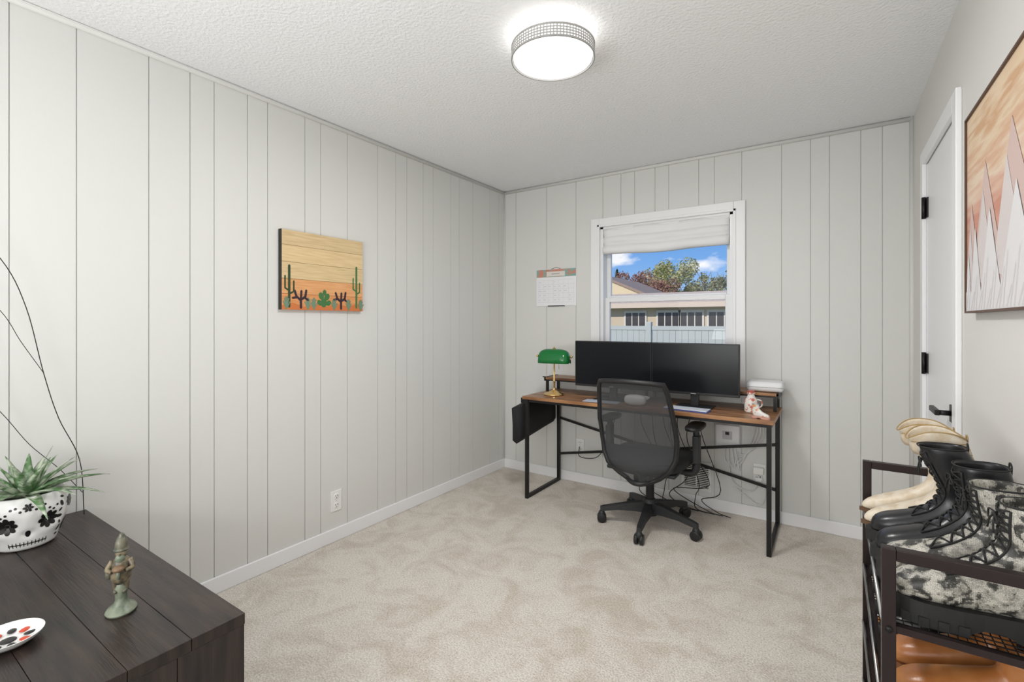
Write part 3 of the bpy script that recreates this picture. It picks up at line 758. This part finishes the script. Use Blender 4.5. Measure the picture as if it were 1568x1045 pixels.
# dried branch next to the wall
tw=G('dried_branch',(-2.35,0,0))
m_tw=M('twig',(.02,.016,.014),.7)
tube('stem_1',[(0,.60,.556),(0,.587,.763),(0,.528,.932),(0,.488,1.10),(0,.443,1.335),(0,.38,1.50),(0,.25,1.66)],.0016,m_tw,tw,n=6)
tube('stem_2',[(0,.488,1.10),(0,.43,1.215),(0,.38,1.322),(0,.27,1.46)],.0012,m_tw,tw,n=6)
tube('stem_3',[(0,.595,.64),(0,.53,.745),(0,.451,.852),(0,.38,.978),(0,.28,1.12)],.0012,m_tw,tw,n=6)

# figurine
fg=G('gnome_figurine',(-1.489,.452,H+.0005),math.radians(-30))
mg=M('green_patina',(.10,.13,.09),.4,col2=(.22,.25,.18),nscale=40)
mbn=M('figure_brown',(.06,.05,.035),.35,col2=(.22,.18,.11),nscale=60)
mhd=M('figure_hat',(.05,.065,.045),.4,col2=(.14,.13,.09),nscale=50)
lathe('pedestal',[(.036,0),(.038,.004),(.034,.010),(.022,.016),(.015,.028),(.014,.05),(.016,.06),(.012,.07)],mg,fg,n=24,sy=.85)
for s in(-1,1):
    tube('leg_%d'%s,[(0,s*.007,.05),(.003,s*.010,.075),(0,s*.008,.095)],[.007,.008,.010],mbn,fg)
    ell('boot_%d'%s,(.006,s*.009,.054),(.011,.006,.006),mhd,fg,n=12,m=8)
    tube('arm_%d'%s,[(0,s*.017,.128),(.010,s*.025,.112),(.022,s*.014,.108)],[.007,.006,.005],mbn,fg)
lathe('robe',[(.016,.075),(.021,.085),(.022,.10),(.019,.118),(.016,.130),(.009,.138)],mbn,fg,n=20)
ell('satchel',(.0,-.024,.096),(.011,.008,.012),mhd,fg,n=12,m=8)
ell('mushroom_cap',(.026,0,.116),(.013,.013,.008),M('cap_rust',(.18,.11,.06),.4),fg,n=14,m=8)
tube('mushroom_stem',[(.026,0,.09),(.026,0,.113)],.004,mg,fg,smooth_path=False)
ell('head',(.002,0,.147),(.013,.013,.014),mbn,fg,n=16,m=12)
ell('nose',(.015,0,.146),(.004,.003,.003),mbn,fg,n=8,m=6)
ell('beard',(.010,0,.135),(.008,.010,.013),mg,fg,n=14,m=10)
lathe('hat_brim',[(.015,.152),(.016,.155),(.013,.160)],mhd,fg,n=20)
tube('hat_cone',[(.0,0,.155),(-.001,0,.170),(-.004,0,.182),(-.002,0,.193)],[.014,.013,.010,.004],mhd,fg,n=14)
# trinket dish
td=G('painted_trinket_dish',(-1.545,.262,H+.0005)); td.scale=(.92,.92,.92)
lathe('dish',[(.03,0),(.045,.004),(.062,.016),(.066,.024),(.063,.024),(.055,.016),(.03,.008),(.001,.007)],m_bone,td,n=40)
mred=M('red_glaze',(.6,.06,.02),.3)
for i in range(9):
    a=2*math.pi*i/9; ell('petal_%d'%i,(.040*math.cos(a),.040*math.sin(a),.012),(.014,.009,.0025),mred if i%2 else m_ink,td,rot=Matrix.Rotation(a,3,'Z'),n=10,m=6)
ell('center',(0,0,.009),(.016,.016,.002),m_ink,td,n=14,m=6)

# ------------------------------------------------------------------ shoe rack
rk=G('shoe_rack'); q=.022
rx0,rx1,ry0,ry1,rh=.078,.355,1.165,1.855,.85
legs=[]
for yy in(ry0,ry1):
    for xx in(rx0,rx1): legs.append((xx,xx+q,yy-q/2,yy+q/2,0,rh))
boxes('posts',legs,m_rackm,rk,bevel=.002)
boxes('end_rails',[(rx0+q,rx1,yy-q/2,yy+q/2,rh-q,rh) for yy in(ry0,ry1)],m_rackm,rk,bevel=.002)
shz=[.705,.525,.345,.165]
for i,z in enumerate(shz):
    boxes('shelf_frame_%d'%i,[(rx0+.004,rx0+.018,ry0+q/2,ry1-q/2,z-.014,z),(rx1+.004,rx1+.018,ry0+q/2,ry1-q/2,z-.014,z),(rx0+q,rx1,ry0-.006,ry0+.006,z-.014,z-.001),(rx0+q,rx1,ry1-.006,ry1+.006,z-.014,z-.001)],m_rackm,rk)
    b=[]
    for k in range(20): x=rx0+.022+k*(rx1-rx0-.03)/19; b.append((x-.0008,x+.0008,ry0,ry1,z-.005,z-.003))
    for k in range(46): y=ry0+.01+k*(ry1-ry0-.02)/45; b.append((rx0+.01,rx1+.01,y-.0008,y+.0008,z-.003,z-.001))
    boxes('mesh_shelf_%d'%i,b,m_black,rk)
    tube('rod_%d'%i,[(rx0+.002,ry0,z+.004),(rx0+.002,ry1,z+.004)],.004,m_silver,rk,smooth_path=False,n=8)
for yy in(ry0,ry1):
    for z in shz: 
        tube('bolt_%d_%d'%(int(yy*10),int(z*100)),[(rx0+.011,yy-q/2-.003,z-.008),(rx0+.011,yy-q/2+.001,z-.008)],.006,m_black,rk,smooth_path=False)

pi=math.pi
zt=shz[0]+.001
boot('snakeskin_boot',(.235,1.235,zt),pi+.06,H=.255,upper=m_snake,soleT=.034,lean=.0,sc=.95)
boot('snakeskin_boot',(.230,1.352,zt),pi-.03,H=.255,upper=m_snake,soleT=.034,lean=.02,sc=.95)
boot('black_combat_boot',(.225,1.468,zt),pi+.07,H=.265,upper=m_blk,soleT=.026,lean=.02,sc=.95)
boot('black_combat_boot',(.222,1.575,zt),pi-.03,H=.28,upper=m_blk,soleT=.026,lean=.07,sc=.95)
msb=M('brown_sole',(.12,.06,.03),.5)
boot('cream_cowboy_boot',(.225,1.685,zt),pi+.04,H=.285,upper=m_cream,lace=False,lean=.07,sc=.95,pointy=True,piping=m_gold,sole=msb,soleT=.012)
boot('cream_cowboy_boot',(.225,1.79,zt),pi-.02,H=.285,upper=m_cream,lace=False,lean=.08,sc=.95,pointy=True,piping=m_gold,sole=msb,soleT=.012)
z2=shz[1]+.001
def shoe(name,loc,rz,upper,sole,sc=.92):
    g=G(name,loc,rz); g.scale=(sc,sc,sc); b0=.02
    R_=[((.146,.022),(.146,.006),.012),((.138,.040),(.142,.0),.030),((.112,.055),(.115,0),.043),((.07,.068),(.07,0),.047),((.03,.085),(.015,0),.042),((.0,.098),(-.055,0),.036),((-.015,.105),(-.115,.004),.033),((-.018,.112),(-.134,.045),.034),((-.018,.125),(-.130,.10),.036),((-.015,.138),(-.128,.132),.038)]
    rows=[(V((a[0],0,a[1]+b0)),V((b[0],0,b[1]+b0)),wd) for a,b,wd in R_]
    a,b,wd=rows[-1]; c=(a+b)/2
    for s_,dz in((.9,0),(.85,-.02),(.75,-.06)): rows.append((c+(a-c)*s_+V((0,0,dz)),c+(b-c)*s_+V((0,0,dz)),wd*s_))
    rings=[[ (a+b)/2+(a-b)/2*math.copysign(abs(math.cos(t))**.8,math.cos(t))+V((0,wd*math.copysign(abs(math.sin(t))**.8,math.sin(t)),0)) for t in[2*pi*k/20 for k in range(20)]] for a,b,wd in rows]
    loft('upper',rings,upper,g,sub=1)
    pts=[(-.142,.004),(-.135,.022),(-.11,.036),(-.05,.036),(0,.039),(.05,.048),(.10,.046),(.13,.034),(.150,.016),(.155,.004)]
    loft('sole',[[V((x,-w_,0 if (x<-.049 or x>.02) else .01)),V((x,w_,0 if (x<-.049 or x>.02) else .01)),V((x,w_,.026)),V((x,-w_,.026))] for x,w_ in pts],sole,g,smooth=False)
    for s in(-1,1): tube('elastic_%d'%s,[(-.06,s*.036,.07),(-.07,s*.038,.11),(-.07,s*.037,.15)],.005,m_lace,g,n=6)
m_ts=M('tan_sole',(.2,.08,.03),.5)
shoe('tan_ankle_boot',(.235,1.232,z2),pi+.03,m_tan,m_ts); shoe('tan_ankle_boot',(.235,1.345,z2),pi,m_tan,m_ts)
shoe('black_ankle_boot',(.235,1.46,z2),pi,m_blk,m_sole); shoe('black_ankle_boot',(.235,1.57,z2),pi,m_blk,m_sole)
shoe('white_ankle_boot',(.235,1.68,z2),pi,m_cream,m_sole); shoe('white_ankle_boot',(.235,1.79,z2),pi,m_cream,m_sole)
z3=shz[2]+.001
for i in range(6): shoe('brown_ankle_boot' if i%4<2 else 'gray_ankle_boot',(.235,1.235+.11*i,z3),pi,m_tan if i%4<2 else m_dgray,m_sole)

# ------------------------------------------------------------------ outdoors
m_grass=M('grass',(.10,.16,.04),.9,col2=(.22,.24,.10),nscale=3)
box('ground',-60,40,BY+.2,80,-.75,-.6,m_grass)
m_fence=M('fence_vinyl',(.50,.52,.50),.5)  # white vinyl; the shade lying on it is put into this grey
fn=G('vinyl_fence',(0,11.8,-.6))
pk=[]
for i in range(90):
    x=-12+i*.15; pk.append((x,x+.144,0,.03,.08,1.72))
boxes('boards',pk,m_fence,fn)
boxes('rails',[(-12,1.5,-.015,.045,1.70,1.80),(-12,1.5,-.015,.045,.04,.14)],m_fence,fn)
boxes('posts',[(x-.065,x+.065,-.05,.08,0,1.9) for x in(-11,-8.6,-6.2,-3.8,-1.4,1)],m_fence,fn,bevel=.01)
h=G('neighbor_house',(0,20,-.6))
m_side=M('tan_siding',(.66,.54,.40),.8); m_roof=M('shingles',(.54,.41,.30),.9,col2=(.66,.53,.42),nscale=6,nstretch=(1,1,4)); m_wd=M('window_dark',(.07,.06,.06),.15)
box('walls',-18,4,0,7,0,2.65,m_side,h)
vs=[(-18.5,-.45,2.62),(4.5,-.45,2.62),(4.5,3.5,3.35),(-18.5,3.5,3.35),(4.5,7.6,2.62),(-18.5,7.6,2.62)]
mk('roof',vs,[(0,1,2,3),(3,2,4,5),(0,3,5),(1,4,2)],m_roof,h)
box('fascia',-18.5,4.5,-.49,-.43,2.50,2.70,M('fascia',(.74,.60,.48),.7),h)
wn=[];wt=[]
for xx in(-7.45,-6.05,-5.15,-4.05,-2.6):
    wn.append((xx,xx+.85,-.03,.01,1.2,2.3)); 
    wt+=[(xx-.07,xx,-.05,.01,1.1,2.4),(xx+.85,xx+.92,-.05,.01,1.1,2.4),(xx,xx+.85,-.05,.01,2.3,2.4),(xx,xx+.85,-.05,.01,1.1,1.2),(xx+.26,xx+.3,-.05,.01,1.2,2.3),(xx+.55,xx+.59,-.05,.01,1.2,2.3)]
boxes('window_glass',wn,m_wd,h); boxes('window_trim',wt,M('house_trim',(.75,.70,.64),.6),h)
h2=G('neighbor_garage',(0,28,-.6))
mk('gable_wall',[(-15.4,0,3.35),(-8.9,0,3.35),(-12.2,0,4.8),(-15.4,0,0),(-8.9,0,0),(-15.4,7,3.35),(-8.9,7,3.35),(-12.2,7,4.8),(-8.9,7,0),(-15.4,7,0)],[(3,4,1,2,0),(4,8,6,1),(9,3,0,5),(8,9,5,7,6)],M('gable_siding',(.74,.62,.40),.8),h2)
mk('gable_roof',[(-12.2,-.1,4.95),(-8.5,-.1,3.32),(-8.5,7.4,3.32),(-12.2,7.4,4.95),(-15.9,-.1,3.32),(-15.9,7.4,3.32),(-12.2,-.1,4.8),(-8.5,-.1,3.17),(-15.9,-.1,3.17)],[(0,1,2,3),(0,3,5,4),(0,6,7,1),(0,4,8,6)],M('gable_roof_m',(.34,.25,.19),.8),h2)
def tree(name,x,y,zb,top,r,col,col2,cnt,shape='round',leaf_s=.16):
    g=G(name,(x,y,zb)); H_=top-zb; mt_=M(name+'_bark',(.16,.12,.10),.9); ml=M(name+'_leaf',col,.8,col2=col2,nscale=1.5)
    tube('trunk',[(0,0,0),(.1,0,H_*.3),(-.05,.05,H_*.7)],[.22,.17,.08],mt_,g)
    tips=[]
    for i in range(16):
        a=i*2.4; f=.25+.6*i/16; rr=r*(.9 if shape!='cone' else (1-f))
        tp=V((rr*math.cos(a)*random.uniform(.5,1),rr*math.sin(a)*random.uniform(.5,1),min(H_*(f+.22*random.random()+.05),H_*.93)))
        tube('branch_%d'%i,[(0,0,H_*f*.8),tuple(tp*.5+V((0,0,H_*f*.42))),tuple(tp)],[.07,.045,.015],mt_,g,n=5,k=3); tips.append(tp)
        for k in range(4):
            t2=tp+V((random.uniform(-.6,.6),random.uniform(-.6,.6),random.uniform(.1,.8)))
            tube('twig_%d_%d'%(i,k),[tuple(tp*.8+V((0,0,H_*f*.16))),tuple(t2)],[.02,.008],mt_,g,n=4,smooth_path=False)
    if cnt:
        vs=[];fs=[]
        blobs=[(tp,random.uniform(.5,.9)*r*.42) for tp in tips]+[(V((0,0,H_*.8)),r*.5)]
        for i in range(cnt):
            if shape=='cone':
                f=random.random()**1.0; a=random.random()*2*pi; rr=r*(1-f)*random.uniform(.5,1)
                c=V((rr*math.cos(a),rr*math.sin(a),H_*(.1+.9*f)))
            else:
                tp,br=random.choice(blobs); c=tp+V((random.gauss(0,1),random.gauss(0,1),random.gauss(0,.8))).normalized()*br*random.uniform(.5,1)
            u=V((random.gauss(0,1),random.gauss(0,1),random.gauss(0,1))).normalized(); w_=u.orthogonal().normalized(); s=leaf_s*random.uniform(.5,1.2)
            b=len(vs); vs+=[c-u*s,c+w_*s*.6,c+u*s,c-w_*s*.6]; fs.append((b,b+1,b+2,b+3))
        mk('foliage',vs,fs,ml,g)
tree('budding_maple_tree',-12.4,38,-.6,5.3,2.4,(.26,.11,.08),(.46,.26,.17),5000,leaf_s=.10)
tree('leafy_oak_tree',-12.9,47,-.6,7.0,3.2,(.30,.32,.10),(.58,.52,.24),7000,leaf_s=.13)
tree('evergreen_tree',-22.4,57,-.6,7.9,1.8,(.04,.09,.04),(.08,.15,.06),3500,'cone')
tree('bare_tree',-7.6,37,-.6,4.9,1.5,(.2,.2,.1),(.3,.3,.1),250)
tree('leafy_shrub_tree',-26.5,68,-.6,7.0,3.4,(.20,.20,.10),(.42,.38,.2),4500,leaf_s=.18)
tree('leafy_shrub_tree',-10.0,58,-.6,6.0,3.2,(.20,.22,.10),(.45,.42,.22),4500,leaf_s=.16)

# ------------------------------------------------------------------ world, lights
W=D.worlds.new('sky'); S.world=W; W.use_nodes=True; nt=W.node_tree; bg=nt.nodes['Background']
tc=nt.nodes.new('ShaderNodeTexCoord'); sp=nt.nodes.new('ShaderNodeSeparateXYZ')
r=nt.nodes.new('ShaderNodeValToRGB'); r.color_ramp.elements[0].position=0; r.color_ramp.elements[0].color=(.42,.62,.90,1)
r.color_ramp.elements[1].position=.35; r.color_ramp.elements[1].color=(.06,.20,.62,1)
e=r.color_ramp.elements.new(.12); e.color=(.19,.42,.84,1)
mp=nt.nodes.new('ShaderNodeMapping'); mp.inputs['Scale'].default_value=(1,1,2.4); mp.inputs['Location'].default_value=(.3,.1,.35)
n=nt.nodes.new('ShaderNodeTexNoise'); n.inputs['Scale'].default_value=9; n.inputs['Detail'].default_value=6
cr=nt.nodes.new('ShaderNodeValToRGB'); cr.color_ramp.elements[0].position=.52; cr.color_ramp.elements[1].position=.64
mx=nt.nodes.new('ShaderNodeMixRGB'); mx.inputs[2].default_value=(.95,.96,1,1)
nt.links.new(tc.outputs['Generated'],sp.inputs[0]); nt.links.new(sp.outputs['Z'],r.inputs[0]); nt.links.new(tc.outputs['Generated'],mp.inputs[0])
nt.links.new(mp.outputs[0],n.inputs['Vector']); nt.links.new(n.outputs['Fac'],cr.inputs[0]); nt.links.new(cr.outputs[0],mx.inputs[0]); nt.links.new(r.outputs[0],mx.inputs[1])
nt.links.new(mx.outputs[0],bg.inputs['Color']); bg.inputs['Strength'].default_value=1.0

sun=D.lights.new('sun','SUN'); sun.energy=3.0; sun.angle=.01; sun.color=(1,.95,.86)
so=D.objects.new('sun',sun); S.collection.objects.link(so); so.rotation_euler=V((.45,1,-.75)).to_track_quat('-Z','Y').to_euler()
def area(name,loc,tgt,sx,sy,pw,col=(1,1,1)):
    l=D.lights.new(name,'AREA'); l.shape='RECTANGLE'; l.size=sx; l.size_y=sy; l.energy=pw; l.color=col
    o=D.objects.new(name,l); S.collection.objects.link(o); o.location=loc
    o.rotation_euler=(V(tgt)-V(loc)).to_track_quat('-Z','Y').to_euler()
area('soft_fill',(-1.0,-.95,1.5),(-1.0,3.0,1.5),2.2,1.6,22,(.99,.995,1))  # added fill light behind the camera, brightens the whole room
area('ceiling_fill',(-.9,-.45,1.0),(-.9,.7,2.44),1.2,.6,21,(.99,.995,1))  # added fill light out of view, aimed up to brighten the ceiling

cam=D.cameras.new('camera'); co=D.objects.new('camera',cam); S.collection.objects.link(co); S.camera=co
cam.sensor_width=36; cam.lens=732/1568*36; cam.shift_y=-28/1568; cam.clip_start=.02; cam.clip_end=300
if ZOOM:
    u,v,k=ZOOM; cam.lens*=k; cam.shift_x=(u-784)/1568*k; cam.shift_y=(-28-(v-522.5))/1568*k
co.location=(0,0,1.28); co.rotation_euler=(pi/2,0,math.radians(33.85))
S.view_settings.view_transform='Standard'; S.view_settings.look='None'
